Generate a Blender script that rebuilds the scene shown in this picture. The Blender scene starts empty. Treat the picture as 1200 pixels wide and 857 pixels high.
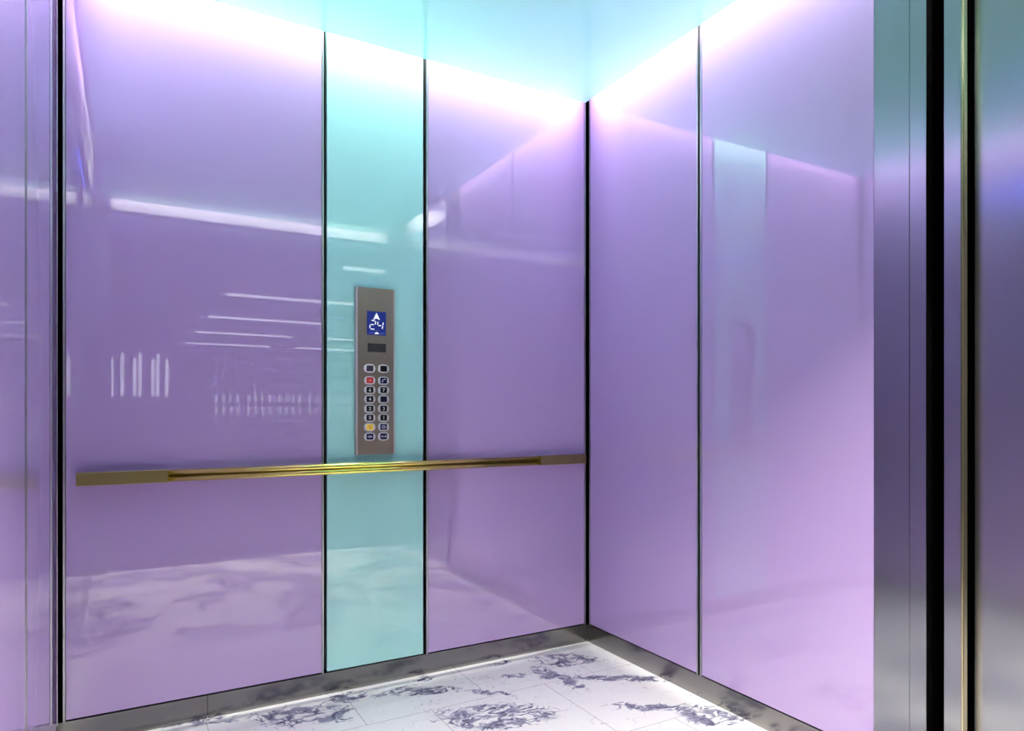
import bpy, bmesh, math
from mathutils import Vector, Matrix

scene = bpy.context.scene
C = scene.collection

# ------------------------------------------------------------------ layout
# x runs along the back wall (0 = right corner, negative to the left),
# y runs from the back wall (0) towards the entrance (negative), z is up.
W = 2.122           # clear width of the car
DEPTH = 2.75        # clear depth of the car
ZC = 2.5555         # underside of the glass ceiling
GAP = 0.05          # light gap between the ceiling panel and the walls
ZBASE = 0.083       # top of the baseboard
CAM = (-1.9231, -2.6651, 1.10)

# ------------------------------------------------------------------ materials
def new_mat(name):
    m = bpy.data.materials.new(name)
    m.use_nodes = True
    return m, m.node_tree, m.node_tree.nodes['Principled BSDF']

def srgb(r, g, b):
    f = lambda c: (c/255/12.92) if c/255 <= 0.04045 else ((c/255+0.055)/1.055)**2.4
    return (f(r), f(g), f(b), 1)

def plain(name, col, rough=0.5, metal=0.0, ior=1.5, spec=0.5, emit=None, es=0.0, coat=0.0):
    m, nt, b = new_mat(name)
    b.inputs['Base Color'].default_value = col
    b.inputs['Roughness'].default_value = rough
    b.inputs['Metallic'].default_value = metal
    b.inputs['IOR'].default_value = ior
    b.inputs['Specular IOR Level'].default_value = spec
    b.inputs['Coat Weight'].default_value = coat
    if emit:
        b.inputs['Emission Color'].default_value = emit
        b.inputs['Emission Strength'].default_value = es
    return m

def glass_paint(name, col, ior=1.5):
    """back-painted glass: a saturated ground with a polished face and a very faint speckle"""
    m, nt, b = new_mat(name)
    N, L = nt.nodes, nt.links
    tc = N.new('ShaderNodeTexCoord')
    no = N.new('ShaderNodeTexNoise'); no.inputs['Scale'].default_value = 900; no.inputs['Detail'].default_value = 1
    L.new(tc.outputs['Object'], no.inputs['Vector'])
    mx = N.new('ShaderNodeMixRGB'); mx.inputs['Color1'].default_value = col
    mx.inputs['Color2'].default_value = tuple(min(1, c*1.12) for c in col[:3]) + (1,)
    L.new(no.outputs['Fac'], mx.inputs['Fac'])
    L.new(mx.outputs['Color'], b.inputs['Base Color'])
    b.inputs['Roughness'].default_value = 0.0
    b.inputs['IOR'].default_value = ior
    return m

def brushed(name, col, rough, aniso=0.0, scale=(1, 1, 220), amount=0.06):
    m, nt, b = new_mat(name)
    N, L = nt.nodes, nt.links
    tc = N.new('ShaderNodeTexCoord')
    mp = N.new('ShaderNodeMapping'); mp.inputs['Scale'].default_value = scale
    no = N.new('ShaderNodeTexNoise'); no.inputs['Scale'].default_value = 6; no.inputs['Detail'].default_value = 3
    L.new(tc.outputs['Object'], mp.inputs['Vector']); L.new(mp.outputs['Vector'], no.inputs['Vector'])
    mr = N.new('ShaderNodeMapRange')
    mr.inputs['To Min'].default_value = rough - amount; mr.inputs['To Max'].default_value = rough + amount
    L.new(no.outputs['Fac'], mr.inputs['Value']); L.new(mr.outputs['Result'], b.inputs['Roughness'])
    b.inputs['Base Color'].default_value = col
    b.inputs['Metallic'].default_value = 1.0
    if aniso:
        b.inputs['Anisotropic'].default_value = aniso
        tg = N.new('ShaderNodeTangent'); tg.direction_type = 'RADIAL'; tg.axis = 'Z'
        L.new(tg.outputs[0], b.inputs['Tangent'])
    return m

# ---- marble with grey-violet vein clusters and thin tile joints
def marble():
    m, nt, b = new_mat('white_marble')
    N, L = nt.nodes, nt.links
    def math_(op, a, bb=None, clamp=False):
        n = N.new('ShaderNodeMath'); n.operation = op; n.use_clamp = clamp
        for i, v in enumerate((a, bb)):
            if v is None: continue
            if isinstance(v, (int, float)): n.inputs[i].default_value = v
            else: L.new(v, n.inputs[i])
        return n.outputs[0]
    def ramp(v, a, c, lo=0.0, hi=1.0):
        n = N.new('ShaderNodeMapRange'); n.interpolation_type = 'SMOOTHSTEP'
        L.new(v, n.inputs['Value'])
        n.inputs['From Min'].default_value = a; n.inputs['From Max'].default_value = c
        n.inputs['To Min'].default_value = lo; n.inputs['To Max'].default_value = hi
        return n.outputs['Result']
    tc = N.new('ShaderNodeTexCoord'); P = tc.outputs['Object']
    def noise(vec, scale, detail=3, rough=0.55):
        n = N.new('ShaderNodeTexNoise'); n.inputs['Scale'].default_value = scale
        n.inputs['Detail'].default_value = detail; n.inputs['Roughness'].default_value = rough
        L.new(vec, n.inputs['Vector']); return n
    # warp
    def warp(vec, scale, amt):
        n = noise(vec, scale, 4)
        s = N.new('ShaderNodeVectorMath'); s.operation = 'SUBTRACT'; s.inputs[1].default_value = (.5, .5, .5)
        L.new(n.outputs['Color'], s.inputs[0])
        sc = N.new('ShaderNodeVectorMath'); sc.operation = 'SCALE'; sc.inputs['Scale'].default_value = amt
        L.new(s.outputs[0], sc.inputs[0])
        ad = N.new('ShaderNodeVectorMath'); ad.operation = 'ADD'
        L.new(vec, ad.inputs[0]); L.new(sc.outputs[0], ad.inputs[1])
        return ad.outputs[0]
    Pw = warp(P, 7, 0.16)
    Pb = warp(P, 9, 0.10)
    # clusters at their places on the floor: x, y, half-length, half-width, turn, weight
    blobs = [(-1.36, -.145, .15, .085, -20, 1.0), (-1.19, -.075, .075, .045, -10, .85),
             (-.91, -.15, .14, .035, -20, .8), (-.861, -.035, .05, .025, 0, .8),
             (-.76, -.49, .20, .095, -25, 1.0), (-.235, -.145, .135, .07, -35, 1.0),
             (-.37, -.31, .16, .05, -80, .75), (-.14, -.44, .26, .035, -33, .6),
             (-.09, -.88, .11, .06, -40, .95), (-.20, -.72, .18, .035, -30, .65),
             (-.70, -.29, .13, .028, -45, .7), (-.51, -.20, .06, .03, -20, .5),
             (-.51, -.035, .07, .03, 0, .5), (-1.66, -.03, .17, .035, -15, .7),
             (-1.04, -.10, .14, .022, 5, .5)]
    mask = None
    for (x, y, rx, ry, a, w) in blobs:
        mp = N.new('ShaderNodeMapping'); mp.vector_type = 'TEXTURE'
        mp.inputs['Location'].default_value = (x, y, 0)
        mp.inputs['Rotation'].default_value = (0, 0, math.radians(a))
        mp.inputs['Scale'].default_value = (rx*1.35, ry*1.35, 10)
        L.new(Pb, mp.inputs['Vector'])
        g = N.new('ShaderNodeTexGradient'); g.gradient_type = 'SPHERICAL'
        L.new(mp.outputs['Vector'], g.inputs['Vector'])
        v = math_('MULTIPLY', g.outputs['Fac'], w)
        mask = v if mask is None else math_('MAXIMUM', mask, v)
    # the rest of the floor (towards the entrance) carries clusters of its own
    sep = N.new('ShaderNodeSeparateXYZ'); L.new(P, sep.inputs[0])
    front = ramp(sep.outputs['Y'], -0.80, -1.02)
    far = noise(Pw, 2.6, 2)
    farm = math_('MULTIPLY', ramp(far.outputs['Fac'], 0.45, 0.62), front)
    mask = math_('MAXIMUM', mask, farm)
    core = ramp(mask, 0.12, 0.40)
    # ridged veins: fat and crowded inside the clusters, hair-thin and broken outside
    P2 = warp(warp(P, 5, 0.11), 20, 0.022)
    def ridge(scale, seed, w_in, w_out, detail=3):
        of = N.new('ShaderNodeMapping'); of.inputs['Location'].default_value = (seed, seed*.7, 0)
        of.inputs['Rotation'].default_value = (0, 0, .6); of.inputs['Scale'].default_value = (.75, 1.25, 1)
        L.new(P2, of.inputs['Vector'])
        n = noise(of.outputs['Vector'], scale, detail, .52)
        d_ = math_('ABSOLUTE', math_('SUBTRACT', n.outputs['Fac'], 0.5))
        w_ = ramp(mask, 0.02, 0.42, w_out, w_in)
        return math_('SUBTRACT', 1.0, math_('DIVIDE', d_, w_), clamp=True)
    r1 = ridge(6, 3.1, 0.034, 0.0026)
    r2 = ridge(12, 9.4, 0.050, 0.0012)
    cloud = ramp(noise(P2, 17, 4, .6).outputs['Fac'], 0.47, 0.60)
    cloud = math_('MULTIPLY', math_('MULTIPLY', cloud, ramp(mask, .10, .40)), .55)
    edge_ = math_('MULTIPLY', math_('MAXIMUM', r1, r2), ramp(mask, .0, .22, .5, 1.0))
    edge_ = math_('MULTIPLY', edge_, ramp(noise(P, 14, 3).outputs['Fac'], .30, .52, .25, 1.0))
    inside = math_('MAXIMUM', edge_, cloud)
    ln = math_('MULTIPLY', edge_, 0.0)
    veins = math_('MAXIMUM', inside, math_('MULTIPLY', ln, .8), clamp=True)
    col = N.new('ShaderNodeValToRGB')
    e = col.color_ramp.elements
    e[0].position = 0; e[0].color = (0.95, 0.92, 0.88, 1)
    e[1].position = 1; e[1].color = (0.10, 0.09, 0.15, 1)
    n_ = e.new(.45); n_.color = (0.36, 0.35, 0.44, 1)
    L.new(veins, col.inputs['Fac'])
    # tile joints, half bond
    mp = N.new('ShaderNodeMapping'); mp.inputs['Location'].default_value = (0.455 + 4.9, 0.333 + 4.9, 0)
    L.new(P, mp.inputs['Vector'])
    br = N.new('ShaderNodeTexBrick'); br.inputs['Scale'].default_value = 1
    br.inputs['Brick Width'].default_value = 0.49; br.inputs['Row Height'].default_value = 0.49
    br.inputs['Mortar Size'].default_value = 0.0011; br.inputs['Mortar Smooth'].default_value = 0.2
    br.offset = 0.5; br.offset_frequency = 2
    L.new(mp.outputs['Vector'], br.inputs['Vector'])
    mx = N.new('ShaderNodeMixRGB'); mx.inputs['Color2'].default_value = (0.22, 0.21, 0.21, 1)
    L.new(math_('MULTIPLY', br.outputs['Fac'], .85), mx.inputs['Fac'])
    L.new(col.outputs['Color'], mx.inputs['Color1'])
    L.new(mx.outputs['Color'], b.inputs['Base Color'])
    b.inputs['Roughness'].default_value = 0.16
    b.inputs['Specular IOR Level'].default_value = 0.4
    return m

LAV = glass_paint('lavender_glass', (0.53, 0.375, 0.675, 1), 2.0)
TEAL = glass_paint('teal_glass', (0.48, 0.98, 0.86, 1), 1.95)
def lit_glass():
    """milky teal glass: partly reflecting, partly passing an added fill light from above it"""
    m, nt, b = new_mat('teal_ceiling_glass')
    N, L = nt.nodes, nt.links
    N.remove(b); out = N['Material Output']
    d = N.new('ShaderNodeBsdfDiffuse'); d.inputs['Color'].default_value = (0.46, 0.86, 0.77, 1)
    t = N.new('ShaderNodeBsdfTranslucent'); t.inputs['Color'].default_value = (0.38, 0.86, 0.76, 1)
    mx = N.new('ShaderNodeMixShader'); mx.inputs['Fac'].default_value = 0.5
    L.new(d.outputs[0], mx.inputs[1]); L.new(t.outputs[0], mx.inputs[2])
    g = N.new('ShaderNodeBsdfGlossy'); g.inputs['Roughness'].default_value = 0.0
    g.inputs['Color'].default_value = (0.9, 1, 1, 1)
    fr = N.new('ShaderNodeFresnel'); fr.inputs["IOR"].default_value = 2.0
    m2 = N.new('ShaderNodeMixShader'); L.new(fr.outputs[0], m2.inputs['Fac'])
    L.new(mx.outputs[0], m2.inputs[1]); L.new(g.outputs[0], m2.inputs[2])
    L.new(m2.outputs[0], out.inputs['Surface'])
    return m
CEILG = lit_glass()
def clear_glass():
    m, nt, b = new_mat('clear_upper_glass')
    N, L = nt.nodes, nt.links
    N.remove(b)
    t = N.new('ShaderNodeBsdfTransparent'); t.inputs['Color'].default_value = (0.90, 0.97, 0.96, 1)
    L.new(t.outputs[0], N['Material Output'].inputs['Surface'])
    return m
CLEARG = clear_glass()
BLACK = plain('black_recess', (0.001, 0.001, 0.0015, 1), 1.0, spec=0.0)
EDGE = brushed('pale_metal_edge', (0.62, 0.62, 0.64, 1), 0.32)
STEEL = brushed('brushed_steel', (0.36, 0.37, 0.39, 1), 0.20, aniso=0.6, scale=(1, 1, 60), amount=0.015)
JAMB = brushed('jamb_steel', (0.72, 0.62, 0.40, 1), 0.22, amount=0.01)
SKIRT = brushed('baseboard_steel', (0.27, 0.26, 0.25, 1), 0.18, scale=(1, 1, 1), amount=0.05)
BRASS = brushed('polished_brass', (0.84, 0.75, 0.19, 1), 0.14, scale=(1, 60, 60), amount=0.02)
BRONZE = brushed('satin_bronze', (0.33, 0.265, 0.115, 1), 0.36, scale=(30, 1, 1))
PLATE = brushed('plate_steel', (0.45, 0.385, 0.325, 1), 0.36, scale=(60, 1, 1))
CHROME = plain('bright_bevel', (0.66, 0.61, 0.58, 1), 0.4, metal=0.35)
MARBLE = marble()
WHITE = plain('white_paint', (0.85, 0.85, 0.85, 1), 0.6)
RING = plain('button_ring', (0.86, 0.85, 0.86, 1), 0.25, spec=0.6)
BLK_TILE = plain('button_black', (0.006, 0.007, 0.008, 1), 0.3)
GREY_TILE = plain('button_slate', srgb(62, 56, 74), 0.3)
NAVY_TILE = plain('button_navy', srgb(24, 28, 78), 0.3)
DNAVY_TILE = plain('button_dark_navy', srgb(22, 18, 48), 0.3)
RED_TILE = plain('button_red', srgb(200, 58, 58), 0.3, emit=srgb(200, 50, 50), es=0.12)
YEL_TILE = plain('button_yellow', srgb(232, 200, 80), 0.3, emit=srgb(232, 190, 70), es=0.22)
INK = plain('white_ink', (0.8, 0.8, 0.82, 1), 0.4)
INK_RED = plain('pale_red_ink', srgb(240, 120, 110), 0.4)
INK_YEL = plain('amber_ink', srgb(205, 150, 40), 0.4)
SCREEN = plain('screen_blue', (0.004, 0.006, 0.03, 1), 0.2, emit=srgb(30, 46, 128), es=0.72)
LIT = plain('screen_white', (0.1, 0.1, 0.1, 1), 0.3, emit=(0.85, 0.92, 1.0, 1), es=0.85)
DIMLIT = plain('screen_dim', (0.02, 0.02, 0.05, 1), 0.3, emit=srgb(78, 92, 176), es=0.7)
GRILLE = plain('grille_dark', (0.03, 0.03, 0.032, 1), 0.5)
GRILLE_RIB = plain('grille_rib', (0.07, 0.07, 0.07, 1), 0.4)
L_FLOOR = plain('lobby_stone', (0.05, 0.05, 0.055, 1), 0.3)
L_CEIL = plain('lobby_ceiling_paint', (0.10, 0.10, 0.11, 1), 0.8)
L_WALL = plain('lobby_wall_paint', (0.16, 0.16, 0.18, 1), 0.7)
L_DARK = plain('lobby_dark_laminate', (0.05, 0.05, 0.06, 1), 0.5)
TUBE = plain('lamp_diffuser', (0.8, 0.8, 0.8, 1), 0.5, emit=(0.95, 0.98, 1, 1), es=1.8)
PANE = plain('daylit_pane', (0.5, 0.5, 0.5, 1), 0.3, emit=(0.9, 0.95, 1, 1), es=1.5)
PANE_DIM = plain('daylit_small_pane', (0.5, 0.5, 0.5, 1), 0.3, emit=(0.9, 0.95, 1, 1), es=1.0)
BLUE = plain('added_blue_glow', (0.0, 0.0, 0.1, 1), 0.4, emit=(0.05, 0.10, 1.0, 1), es=7.0)

# ------------------------------------------------------------------ mesh helpers
def bm_box(bm, x0, x1, y0, y1, z0, z1, mi=0):
    vs = [bm.verts.new((x, y, z)) for z in (z0, z1) for y in (y0, y1) for x in (x0, x1)]
    for q in ((0, 2, 3, 1), (4, 5, 7, 6), (0, 1, 5, 4), (2, 6, 7, 3), (0, 4, 6, 2), (1, 3, 7, 5)):
        f = bm.faces.new([vs[i] for i in q]); f.material_index = mi
    return vs

def bm_poly(bm, pts, y0, y1):
    """prism of a polygon in the x-z plane between y0 (front) and y1 (back)"""
    a = [bm.verts.new((x, y0, z)) for x, z in pts]
    b = [bm.verts.new((x, y1, z)) for x, z in pts]
    bm.faces.new(a); bm.faces.new(list(reversed(b)))
    n = len(pts)
    for i in range(n):
        bm.faces.new((a[i], b[i], b[(i+1) % n], a[(i+1) % n]))

def bm_tube(bm, p0, p1, r, n=28):
    p0, p1 = Vector(p0), Vector(p1); d = (p1-p0).normalized()
    up = Vector((0, 0, 1)) if abs(d.z) < .9 else Vector((0, 1, 0))
    u = d.cross(up).normalized(); v = d.cross(u)
    A = []; B = []
    for i in range(n):
        t = 2*math.pi*i/n; o = (u*math.cos(t)+v*math.sin(t))*r
        A.append(bm.verts.new(p0+o)); B.append(bm.verts.new(p1+o))
    for i in range(n):
        bm.faces.new((A[i], A[(i+1) % n], B[(i+1) % n], B[i])).smooth = True
    bm.faces.new(list(reversed(A))); bm.faces.new(B)

def link(name, bm, mats, parent=None, loc=(0, 0, 0), bevel=0.0):
    """the mesh is drawn in world coordinates; it is re-based to loc (or its parent's location)"""
    base = Vector(parent['_base']) if parent else Vector(loc)
    bmesh.ops.translate(bm, verts=bm.verts, vec=-base)
    bmesh.ops.recalc_face_normals(bm, faces=bm.faces)
    me = bpy.data.meshes.new(name); bm.to_mesh(me); bm.free()
    for m in (mats if isinstance(mats, (list, tuple)) else [mats]): me.materials.append(m)
    o = bpy.data.objects.new(name, me); C.objects.link(o)
    if parent: o.parent = parent; o['_base'] = tuple(base)
    else: o.location = base
    if parent is None: o['_base'] = tuple(base)
    if bevel:
        bv = o.modifiers.new('bevel', 'BEVEL'); bv.width = bevel; bv.segments = 2
        bv.limit_method = 'ANGLE'; bv.angle_limit = math.radians(40)
    return o

def thing(name, label, cat, loc, group=None):
    o = bpy.data.objects.new(name, None); C.objects.link(o); o.empty_display_size = 0.05
    o.location = loc; o['_base'] = tuple(loc)
    o['label'] = label; o['category'] = cat
    if group: o['group'] = group
    return o

def struct(name, bm, mats, loc=(0, 0, 0), **k):
    o = link(name, bm, mats, None, loc, **k); o['kind'] = 'structure'; return o

def boxes(*bs):
    bm = bmesh.new()
    for b in bs: bm_box(bm, *b)
    return bm

# ------------------------------------------------------------------ the car shell
bm = boxes((-W-.05, .10, -DEPTH, .05, -.06, 0)); struct('floor', bm, MARBLE)

# ceiling: floating glass panel, white slab of the light trough above it
bm = bmesh.new()
bm_box(bm, -W+GAP, -GAP, -DEPTH+GAP, -GAP, ZC, ZC+.02, 2)   # milky lower face, clear body
for f in bm.faces:
    if f.calc_center_median().z < ZC+.001: f.material_index = 0
bm_box(bm, -W-.05, .10, -DEPTH-.08, .05, 2.86, 2.90, 1)
for hx in (-W*.28, -W*.72):
    for hy in (-.7, -2.0): bm_box(bm, hx-.02, hx+.02, hy-.02, hy+.02, ZC+.02, 2.86, 1)
struct('ceiling', bm, [CEILG, WHITE, CLEARG])

TH = 0.03     # depth of a wall panel in front of the black lining
struct('wall_back', boxes((-W-.05, .10, TH, .06, 0, 2.86)), BLACK)
struct('wall_right', boxes((TH, .10, -1.60, TH, 0, 2.86), (.075, .10, -DEPTH, -1.60, 0, 2.86)), BLACK)
struct('wall_left', boxes((-W-.06, -W-TH-.001, -DEPTH, TH, 0, 2.86)), BLACK)

# baseboards
struct('baseboard_back', boxes((-W, -1.6745, -.001, TH, 0, ZBASE), (-1.6725, -.0005, -.001, TH, 0, ZBASE)), SKIRT)
struct('baseboard_right', boxes((.0005, TH, -1.439, -.0015, 0, ZBASE)), SKIRT)
struct('baseboard_left', boxes((-W-TH, -W-.0005, -1.439, -.0015, 0, ZBASE)), SKIRT)

# wall panels ---------------------------------------------------------------
PZ0, PZ1 = ZBASE+.0055, 2.85
ET = 0.006
def wall_panel(side, a, b, mat, label, ta=True, tb=True, group=None):
    """a < b along the wall; the glass sits between two slim metal edges"""
    def bx(u0, u1, d0, d1, z0=PZ0, z1=PZ1):      # d = height above the glass face, towards the room
        if side == 'back': return (u0, u1, -d1, -d0, z0, z1)
        if side == 'right': return (-d1, -d0, u0, u1, z0, z1)
        return (-W+d0, -W+d1, u0, u1, z0, z1)
    mid = (a+b)/2
    loc = {'back': (mid, 0, PZ0), 'right': (0, mid, PZ0), 'left': (-W, mid, PZ0)}[side]
    t = thing('wall_panel', label, 'wall panel', loc, group)
    ga = a+ET+.002 if ta else a; gb = b-ET-.002 if tb else b
    link('glass_sheet', boxes(bx(ga, gb, -TH, 0)), mat, t)
    if ta: link('edge_trim', boxes(bx(a, a+ET, -TH, .0012, ZBASE, PZ1)), EDGE, t)
    if tb: link('edge_trim', boxes(bx(b-ET, b, -TH, .0012, ZBASE, PZ1)), EDGE, t)
    return t
G = 'lavender wall panels'
wall_panel('back', -2.1075, -1.2585, LAV, 'wide lavender glass wall panel left of the teal panel, behind the rail bracket', group=G)
wall_panel('back', -1.2455, -.8450, TEAL, 'narrow teal glass wall panel carrying the lift button plate', ta=False, tb=False)
wall_panel('back', -.8300, -.0120, LAV, 'lavender glass wall panel between the teal panel and the right-hand corner', group=G)
wall_panel('right', -.7260, -.0140, LAV, 'lavender glass panel on the right wall next to the corner', group=G)
wall_panel('right', -1.4385, -.7390, LAV, 'lavender glass panel on the right wall next to the brushed steel', tb=True, ta=False, group=G)
wall_panel('left', -.7900, -.0140, LAV, 'lavender glass panel on the left wall touching the left-hand corner', group=G)
wall_panel('left', -1.4385, -.8030, LAV, 'lavender glass panel at the very left edge of the photo', group=G)

# steel return, slot, jamb and door on the right ------------------------------
t = thing('steel_column', 'brushed steel column cladding between the lavender right wall and the black slot', 'column', (0, -1.515, 0))
link('face_sheet', boxes((0, TH, -1.5445, -1.4395, 0, 2.85)), STEEL, t, bevel=.0008)
link('edge_sheet', boxes((0, TH, -1.5910, -1.5455, 0, 2.85)), STEEL, t, bevel=.0008)
t = thing('door_jamb', 'narrow brushed steel door jamb between the black slot and the sliding door', 'door jamb', (0, -1.66, 0))
link('jamb_face', boxes((0, .022, -1.6815, -1.6380, 0, 2.85)), STEEL, t, bevel=.0012)
link('jamb_return', boxes((.002, .028, -1.6850, -1.6640, 0, 2.85)), JAMB, t, bevel=.005)
struct('trim_1', boxes((.060, .074, -1.70, -1.60, 0, 2.85)), BLACK)
struct('door_1', boxes((.050, .074, -2.74, -1.6895, .004, 2.85)), STEEL, bevel=.002)
# the left side beyond the panels is steel as well
t = thing('steel_side_cladding', 'brushed steel cladding on the left wall beside the entrance', 'wall cladding', (-W, -2.0, 0))
link('face_sheet', boxes((-W-TH, -W, -1.60, -1.4395, 0, 2.85)), STEEL, t)
link('face_sheet', boxes((-W-TH, -W, -2.74, -1.603, 0, 2.85)), STEEL, t)

# entrance front: two steel returns and a header
HB = 2.43
struct('wall_front', boxes((-W-.06, -W+.10, -DEPTH-.10, -DEPTH, 0, 2.86), (-.04, .10, -DEPTH-.10, -DEPTH, 0, 2.86),
                           (-W+.10, -.04, -DEPTH-.10, -DEPTH-.06, HB, 2.495)), STEEL)
struct('trim_2', boxes((-W+.10, -.04, -DEPTH-.10, -DEPTH, 2.495, 2.86)), WHITE)

# ------------------------------------------------------------------ handrail
RY = -.05
t = thing('handrail', 'brass handrail with flat bronze end brackets along the lavender back wall', 'handrail', (-1.05, 0, .88))
for dz in (.0106, -.0106):
    bm = bmesh.new(); bm_tube(bm, (-1.803, RY+.0125, .8805+dz), (-.292, RY+.0125, .8805+dz), .0102, 32)
    link('rail_bar', bm, BRASS, t)
link('rail_web', boxes((-1.803, -.292, RY+.014, RY+.022, .872, .889)), BRONZE, t)
for (a, b) in ((-2.069, -1.802), (-.294, -.043)):
    br = link('end_bracket', boxes((a, b, RY, RY+.032, .8593, .9020)), BRONZE, t, bevel=.0012)
    m_ = (a+b)/2
    for o in (.06 if a < -1 else -.06,):
        bm = bmesh.new(); bm_tube(bm, (m_+o, RY+.030, .8805), (m_+o, 0.001, .8805), .009, 16)
        link('wall_post', bm, BRONZE, br)

# ------------------------------------------------------------------ lift button plate
PX0, PX1, PZB, PZT = -1.1358, -.9725, .9315, 1.5988
FY = -.016
cop = thing('lift_button_plate', 'tall brushed steel lift button plate with blue floor display on the teal panel', 'control panel', (-1.054, 0, PZB))
bm = bmesh.new()
bv = .0075
pr = [(PX0, 0), (PX0, FY+.005), (PX0+bv, FY), (PX1-bv, FY), (PX1, FY+.005), (PX1, 0)]
lo = [bm.verts.new((x, y, PZB)) for x, y in pr]; hi = [bm.verts.new((x, y, PZT)) for x, y in pr]
for i in range(len(pr)-1):
    f = bm.faces.new((lo[i], lo[i+1], hi[i+1], hi[i])); f.material_index = 1 if i in (1, 3) else 0
bm.faces.new(list(reversed(lo))); bm.faces.new(hi); bm.faces.new((lo[-1], lo[0], hi[0], hi[-1]))
link('face_plate', bm, [PLATE, CHROME], cop)

def flat(name, polys, mat, parent, y0, y1):
    bm = bmesh.new()
    for p in polys: bm_poly(bm, p, y0, y1)
    return link(name, bm, mat, parent)
def rect(x0, x1, z0, z1): return [(x0, z0), (x1, z0), (x1, z1), (x0, z1)]

# display
SX0, SX1, SZ0, SZ1 = -1.0912, -1.0125, 1.4105, 1.5050
scr = flat('display_screen', [rect(SX0, SX1, SZ0, SZ1)], SCREEN, cop, FY-.0012, FY+.002)
sw, sh = SX1-SX0, SZ1-SZ0
def S(u, v): return (SX0+u*sw, SZ0+v*sh)         # 0..1 across and up the display
YS0, YS1 = FY-.0018, FY-.0010
flat('up_arrow', [[S(.50, .95), S(.325, .655), S(.345, .65), S(.50, .71), S(.50, .72)],
                  [S(.50, .95), S(.50, .72), S(.50, .71), S(.66, .65), S(.675, .655)]], LIT, scr, YS0, YS1)
def seg(p, q, w):
    (x0, z0), (x1, z1) = S(*p), S(*q)
    d = Vector((x1-x0, z1-z0)); L_ = d.length; d /= L_; n = Vector((-d.y, d.x))*w/2
    a, b = Vector((x0, z0)), Vector((x1, z1)); k = d*w*.5
    return [tuple(a), tuple(a+k-n), tuple(b-k-n), tuple(b), tuple(b-k+n), tuple(a+k+n)]
sgw = .0036
flat('digits', [seg(p, q, sgw) for p, q in (
    ((.23, .62), (.43, .60)), ((.46, .59), (.42, .44)), ((.36, .43), (.19, .44)), ((.17, .43), (.14, .28)), ((.17, .25), (.39, .245)),
    ((.57, .58), (.56, .43)), ((.58, .41), (.76, .415)), ((.86, .56), (.83, .43)), ((.83, .41), (.80, .27)))], LIT, scr, YS0, YS1)
em = []
for r0, r1, n in ((.13, .0, 0),):
    pts = [S(.40, .045), S(.40, .075), S(.43, .10), S(.47, .122), S(.54, .122), S(.58, .10), S(.62, .075), S(.62, .045)]
    em.append(pts)
flat('emblem', em, LIT, scr, YS0, YS1)
cap_ = []
for i in range(4): cap_.append(rect(*(S(.11+i*.06, 0)[0], S(.15+i*.06, 0)[0]), S(0, .065)[1], S(0, .115)[1]))
for i in range(4): cap_.append(rect(*(S(.68+i*.06, 0)[0], S(.72+i*.06, 0)[0]), S(0, .055)[1], S(0, .105)[1]))
for i in range(6): cap_.append(rect(*(S(.33+i*.055, 0)[0], S(.365+i*.055, 0)[0]), S(0, .175)[1], S(0, .205)[1]))
flat('caption', cap_, DIMLIT, scr, YS0, YS1)

# speaker grille
gx0, gx1, gz0, gz1 = -1.0885, -1.0125, 1.3425, 1.3765
bm = boxes((gx0-.003, gx1+.003, FY-.001, FY+.001, gz0-.003, gz1+.003))
gr = link('speaker_grille', bm, PLATE, cop)
link('mesh_insert', boxes((gx0, gx1, FY-.0016, FY, gz0, gz1)), GRILLE, gr)
bm = bmesh.new()
for i in range(12):
    x = gx0+.004+i*(gx1-gx0-.008)/11
    bm_box(bm, x-.0011, x+.0011, FY-.0024, FY-.001, gz0+.004, gz1-.004)
link('grille_rib', bm, GRILLE_RIB, gr)

# buttons
def oval(cx, cz, w, h, n=40, p=2.5):
    pts = []
    for i in range(n):
        t = 2*math.pi*i/n; c_, s_ = math.cos(t), math.sin(t)
        pts.append((cx+w/2*math.copysign(abs(c_)**(2/p), c_), cz+h/2*math.copysign(abs(s_)**(2/p), s_)))
    return pts
def glyph_mesh(txt, cx, cz, size, mat, parent):
    cu = bpy.data.curves.new('glyph', 'FONT'); cu.body = txt; cu.size = size
    cu.align_x = 'CENTER'; cu.align_y = 'CENTER'; cu.extrude = .0004; cu.offset = .0003
    tmp = bpy.data.objects.new('glyph_tmp', cu); C.objects.link(tmp)
    dg = bpy.context.evaluated_depsgraph_get(); dg.update()
    me = bpy.data.meshes.new_from_object(tmp.evaluated_get(dg))
    bpy.data.objects.remove(tmp); bpy.data.curves.remove(cu)
    xs = [v.co.x for v in me.vertices]; ys = [v.co.y for v in me.vertices]
    mx_, my_ = (min(xs)+max(xs))/2, (min(ys)+max(ys))/2
    base = Vector(parent['_base'])
    for v in me.vertices:
        v.co = Vector((v.co.x-mx_+cx, FY-.0071-v.co.z, v.co.y-my_+cz))-base
    me.materials.clear(); me.materials.append(mat)
    o = bpy.data.objects.new('numeral', me); C.objects.link(o); o.parent = parent; o['_base'] = tuple(base)
    return o
XL, XR = -1.0805, -1.0235
rows = [1.2757, 1.2280, 1.1895, 1.1528, 1.1151, 1.0784, 1.0410, 1.0029]
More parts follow.
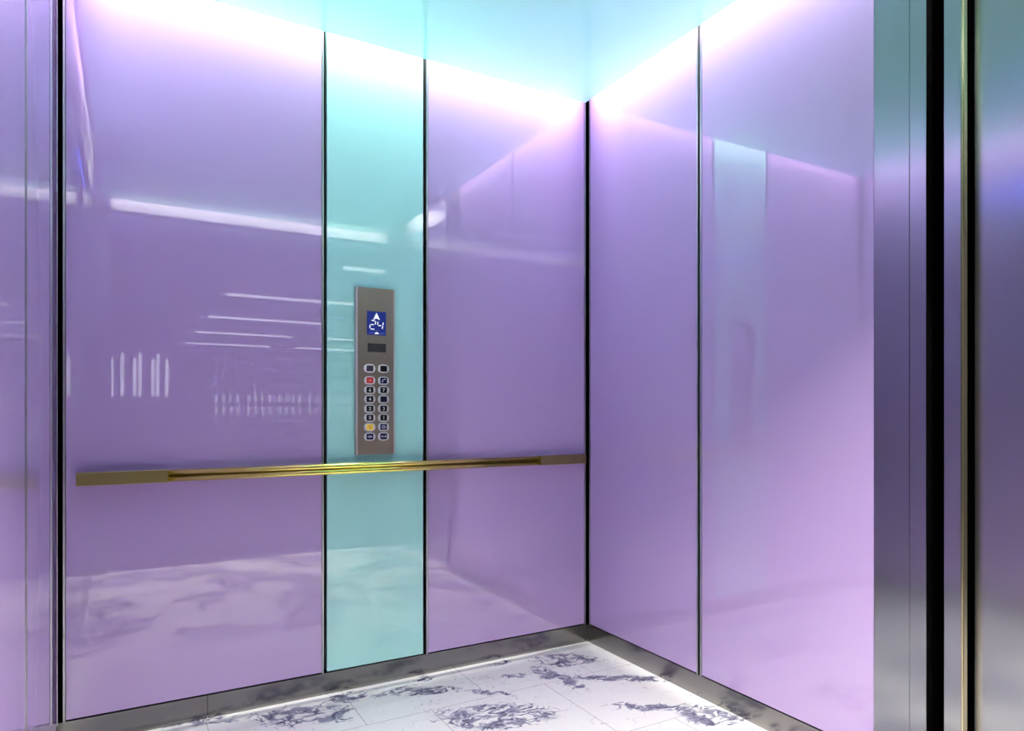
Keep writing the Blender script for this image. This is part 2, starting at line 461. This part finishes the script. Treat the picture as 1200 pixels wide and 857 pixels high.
grid = [[(GREY_TILE, None, 'blank slate button'), (BLK_TILE, None, 'blank black button')],
        [(RED_TILE, 'bell', 'red alarm button'), (NAVY_TILE, 'phone', 'navy telephone button')],
        [(BLK_TILE, '6', 'black button 6'), (BLK_TILE, '7', 'black button 7')],
        [(BLK_TILE, '4', 'black button 4'), (DNAVY_TILE, None, 'blank dark navy button')],
        [(BLK_TILE, '2', 'black button 2'), (BLK_TILE, '3', 'black button 3')],
        [(BLK_TILE, '0', 'black button 0'), (BLK_TILE, '1', 'black button 1')],
        [(YEL_TILE, 'G', 'lit yellow button'), (NAVY_TILE, 'ring', 'navy button with a white ring')],
        [(NAVY_TILE, 'open', 'navy door-open button'), (NAVY_TILE, 'close', 'navy door-close button')]]
for r, z in enumerate(rows):
    for cidx, x in enumerate((XL, XR)):
        tm, sym, lab = grid[r][cidx]
        bm = bmesh.new(); bm_poly(bm, oval(x, z, .0455, .0340), FY-.0048, FY+.001)
        bt = link('button', bm, RING, cop, bevel=.0016); bt['label'] = lab
        bm = bmesh.new(); bm_poly(bm, oval(x, z, .0275, .0235, 28, 9), FY-.0068, FY-.004)
        link('button_cap', bm, tm, bt)
        y0, y1 = FY-.0074, FY-.0066
        if sym is None: continue
        if sym in '0123467': glyph_mesh(sym, x, z, .0190, INK, bt)
        elif sym == 'G': glyph_mesh('G', x, z, .0170, INK_YEL, bt)
        elif sym == 'bell':
            flat('symbol', [[(x-.0085, z-.003), (x+.0085, z-.003), (x+.0065, z), (x+.0045, z+.0035), (x, z+.005), (x-.0045, z+.0035), (x-.0065, z)],
                            rect(x-.0018, x+.0018, z-.0055, z-.0036)], INK_RED, bt, y0, y1)
        elif sym == 'phone':
            flat('symbol', [[(x-.0075, z-.0075), (x-.003, z-.0075), (x-.003, z-.004), (x-.0045, z-.003), (x-.001, z+.003), (x+.003, z+.0045),
                             (x+.0035, z+.0025), (x+.0075, z+.003), (x+.0075, z+.0075), (x+.002, z+.0075), (x-.005, z+.003), (x-.0075, z-.002)]], INK, bt, y0, y1)
        elif sym == 'ring':
            n = 24; polys = []
            for i in range(n):
                a0, a1 = 2*math.pi*i/n, 2*math.pi*(i+1)/n
                polys.append([(x+.0085*math.cos(a0), z+.0068*math.sin(a0)), (x+.0085*math.cos(a1), z+.0068*math.sin(a1)),
                              (x+.0052*math.cos(a1), z+.0036*math.sin(a1)), (x+.0052*math.cos(a0), z+.0036*math.sin(a0))])
            flat('symbol', polys, INK, bt, y0, y1)
        else:
            d = -1 if sym == 'open' else 1
            polys = [rect(x-.0007, x+.0007, z-.0045, z+.0045)]
            for s_ in (-1, 1):
                if sym == 'open': polys.append([(x+s_*.0100, z), (x+s_*.0030, z+.0045), (x+s_*.0030, z-.0045)])
                else: polys.append([(x+s_*.0022, z), (x+s_*.0095, z+.0045), (x+s_*.0095, z-.0045)])
            flat('symbol', polys, INK, bt, y0, y1)

# ------------------------------------------------------------------ lobby outside the entrance (seen mirrored in the glass)
LX0, LX1, LY0, LY1, LZ = -3.2, 7.5, -19.0, -DEPTH-.10, 2.95
struct('floor_lobby', boxes((LX0, LX1, LY0, -DEPTH, -.06, -.002)), L_FLOOR)
struct('ceiling_lobby', boxes((LX0, LX1, LY0, LY1, LZ, LZ+.06)), L_CEIL)
struct('wall_lobby_far', boxes((LX0, LX1, LY0-.1, LY0, 0, LZ)), L_WALL)
struct('wall_lobby_left', boxes((LX0-.1, LX0, LY0, LY1, 0, LZ)), L_WALL)
struct('wall_lobby_right', boxes((LX1, LX1+.1, LY0, LY1, 0, LZ)), L_WALL)
struct('wall_lobby_front', boxes((LX0, -W-.06, LY1, LY1+.06, 0, LZ), (.10, LX1, LY1, LY1+.06, 0, LZ), (-W-.06, .10, LY1, LY1+.06, 2.86, LZ)), L_WALL)
k = 0
for j, y in enumerate((-5.8, -8.6, -11.4, -14.2, -17.0, -3.34)):  # last row is added, unseen behind the header, to go with the landing fill
    for (a, b) in ((.43, 1.22), (3.4, 4.2)) if j == 0 else ((-3.0, -1.9), (-1.6, -.5), (-.2, .9), (1.2, 2.3)) if j == 5 else ((-.6, 1.55), (2.2, 4.3), (4.9, 7.0)):
        t = thing('linear_lamp', 'white linear lamp under the dark lobby ceiling', 'lamp', ((a+b)/2, y, LZ-.05), 'lobby ceiling lamps')
        link('housing', boxes((a, b, y-.06, y+.06, LZ-.02, LZ)), WHITE, t)
        link('diffuser', boxes((a+.01, b-.01, y-.05, y+.05, LZ-.05, LZ-.02)), TUBE, t)
for i, x in enumerate((-2.3, -2.05, -1.75, -1.62, -1.3, -1.18, -.95)):
    struct('window_%d' % (i+1), boxes((x-.045, x+.045, LY0, LY0+.02, 1.55, 2.75 if i % 2 else 2.6)), PANE)
for i in range(6):
    struct('window_%d' % (i+8), boxes(*[(.3+i*.9+j*.2, .38+i*.9+j*.2, LY0, LY0+.02, z0, z0+.22) for j in range(4) for z0 in (1.05, 1.4)]), PANE_DIM)
t = thing('reception_counter', 'dark reception counter with a pale end panel standing in the lobby', 'counter', (-1.0, -9.5, 0))
link('front_panel', boxes((-2.3, -.45, -9.6, -9.4, 0, 1.02)), L_DARK, t)
link('counter_top', boxes((-2.3, -.42, -9.9, -9.35, 1.02, 1.06)), WHITE, t)
link('end_panel', boxes((-.45, -.36, -9.9, -9.36, 0, 1.02)), WHITE, t)
# added blue light high on the left wall, unseen, to tint the right steel
t = thing('added_blue_bar', 'added slim blue light bar high on the left wall, tinting the right-hand steel', 'light bar', (-W, -1.2, 2.27))
link('housing', boxes((-W, -W+.006, -1.42, -.80, 2.235, 2.305)), EDGE, t)
for i in range(13):
    y_ = -1.41+.05*i
    link('view_baffle', boxes((-W+.006, -W+.028, y_-.001, y_+.001, 2.24, 2.30)), BLACK, t)  # black fins added to keep the lens out of the mirrored view
link('lens', boxes((-W+.006, -W+.012, -1.41, -.81, 2.245, 2.295)), BLUE, t)

# ------------------------------------------------------------------ lights
def area(name, loc, sx, sy, power, rot=(0, 0, 0), col=(1, 1, 1), spread=180):
    l = bpy.data.lights.new(name, 'AREA'); l.shape = 'RECTANGLE'; l.size = sx; l.size_y = sy
    l.energy = power; l.color = col; l.spread = math.radians(spread)
    o = bpy.data.objects.new(name, l); o.location = loc; o.rotation_euler = rot; C.objects.link(o); return o
COVE = 40            # watts per metre of cove
cc = (1.0, 0.99, 0.95)
zl = 2.83
TL = math.radians(23)     # the strips are tilted towards their own wall
area('cove_light_back', (-W/2, -.026, zl), W-.16, .034, COVE*W, (TL, 0, 0), cc, 50)
area('cove_light_front', (-W/2, -DEPTH+.026, zl), W-.16, .034, COVE*W*1.1, (-TL, 0, 0), cc, 50)
area('cove_light_right', (-.026, -DEPTH/2, zl), .034, DEPTH-.16, COVE*DEPTH, (0, -TL, 0), cc, 50)
area('cove_light_left', (-W+.026, -DEPTH/2, zl), .034, DEPTH-.16, COVE*DEPTH, (0, TL, 0), cc, 50)

# added fill light outside the entrance, hidden behind the header, brightens the floor
area('landing_fill_light', (-1.15, -3.34, LZ-.06), 1.6, .3, 235, col=(1, .94, .86))
area('ceiling_fill_light', (-W/2, -DEPTH/2, 2.82), W-.2, DEPTH-.2, 12.5, col=(1, .82, .76))  # added unseen light above the glass to brighten ceiling, walls and floor
w = bpy.data.worlds.new('World'); scene.world = w; w.use_nodes = True
w.node_tree.nodes['Background'].inputs[0].default_value = (.6, .65, .75, 1)
w.node_tree.nodes['Background'].inputs[1].default_value = 0.15

# ------------------------------------------------------------------ camera
cam = bpy.data.cameras.new('Camera'); co = bpy.data.objects.new('Camera', cam); C.objects.link(co)
cam.sensor_width = 36; cam.lens = 797/1200*36
cam.shift_y = (483.4-428.5)/1200
cam.clip_start = 0.02; cam.clip_end = 100
co.location = CAM
co.rotation_euler = (math.pi/2, 0, -math.atan2(797, 1410))
scene.camera = co

for o in bpy.data.objects:
    if '_base' in o: del o['_base']

vs = scene.view_settings
vs.view_transform = 'Standard'; vs.look = 'None'; vs.gamma = 1; vs.use_curve_mapping = False
vs.exposure = 0.34
scene.cycles.use_adaptive_sampling = False
scene.cycles.caustics_reflective = False
scene.cycles.caustics_refractive = False
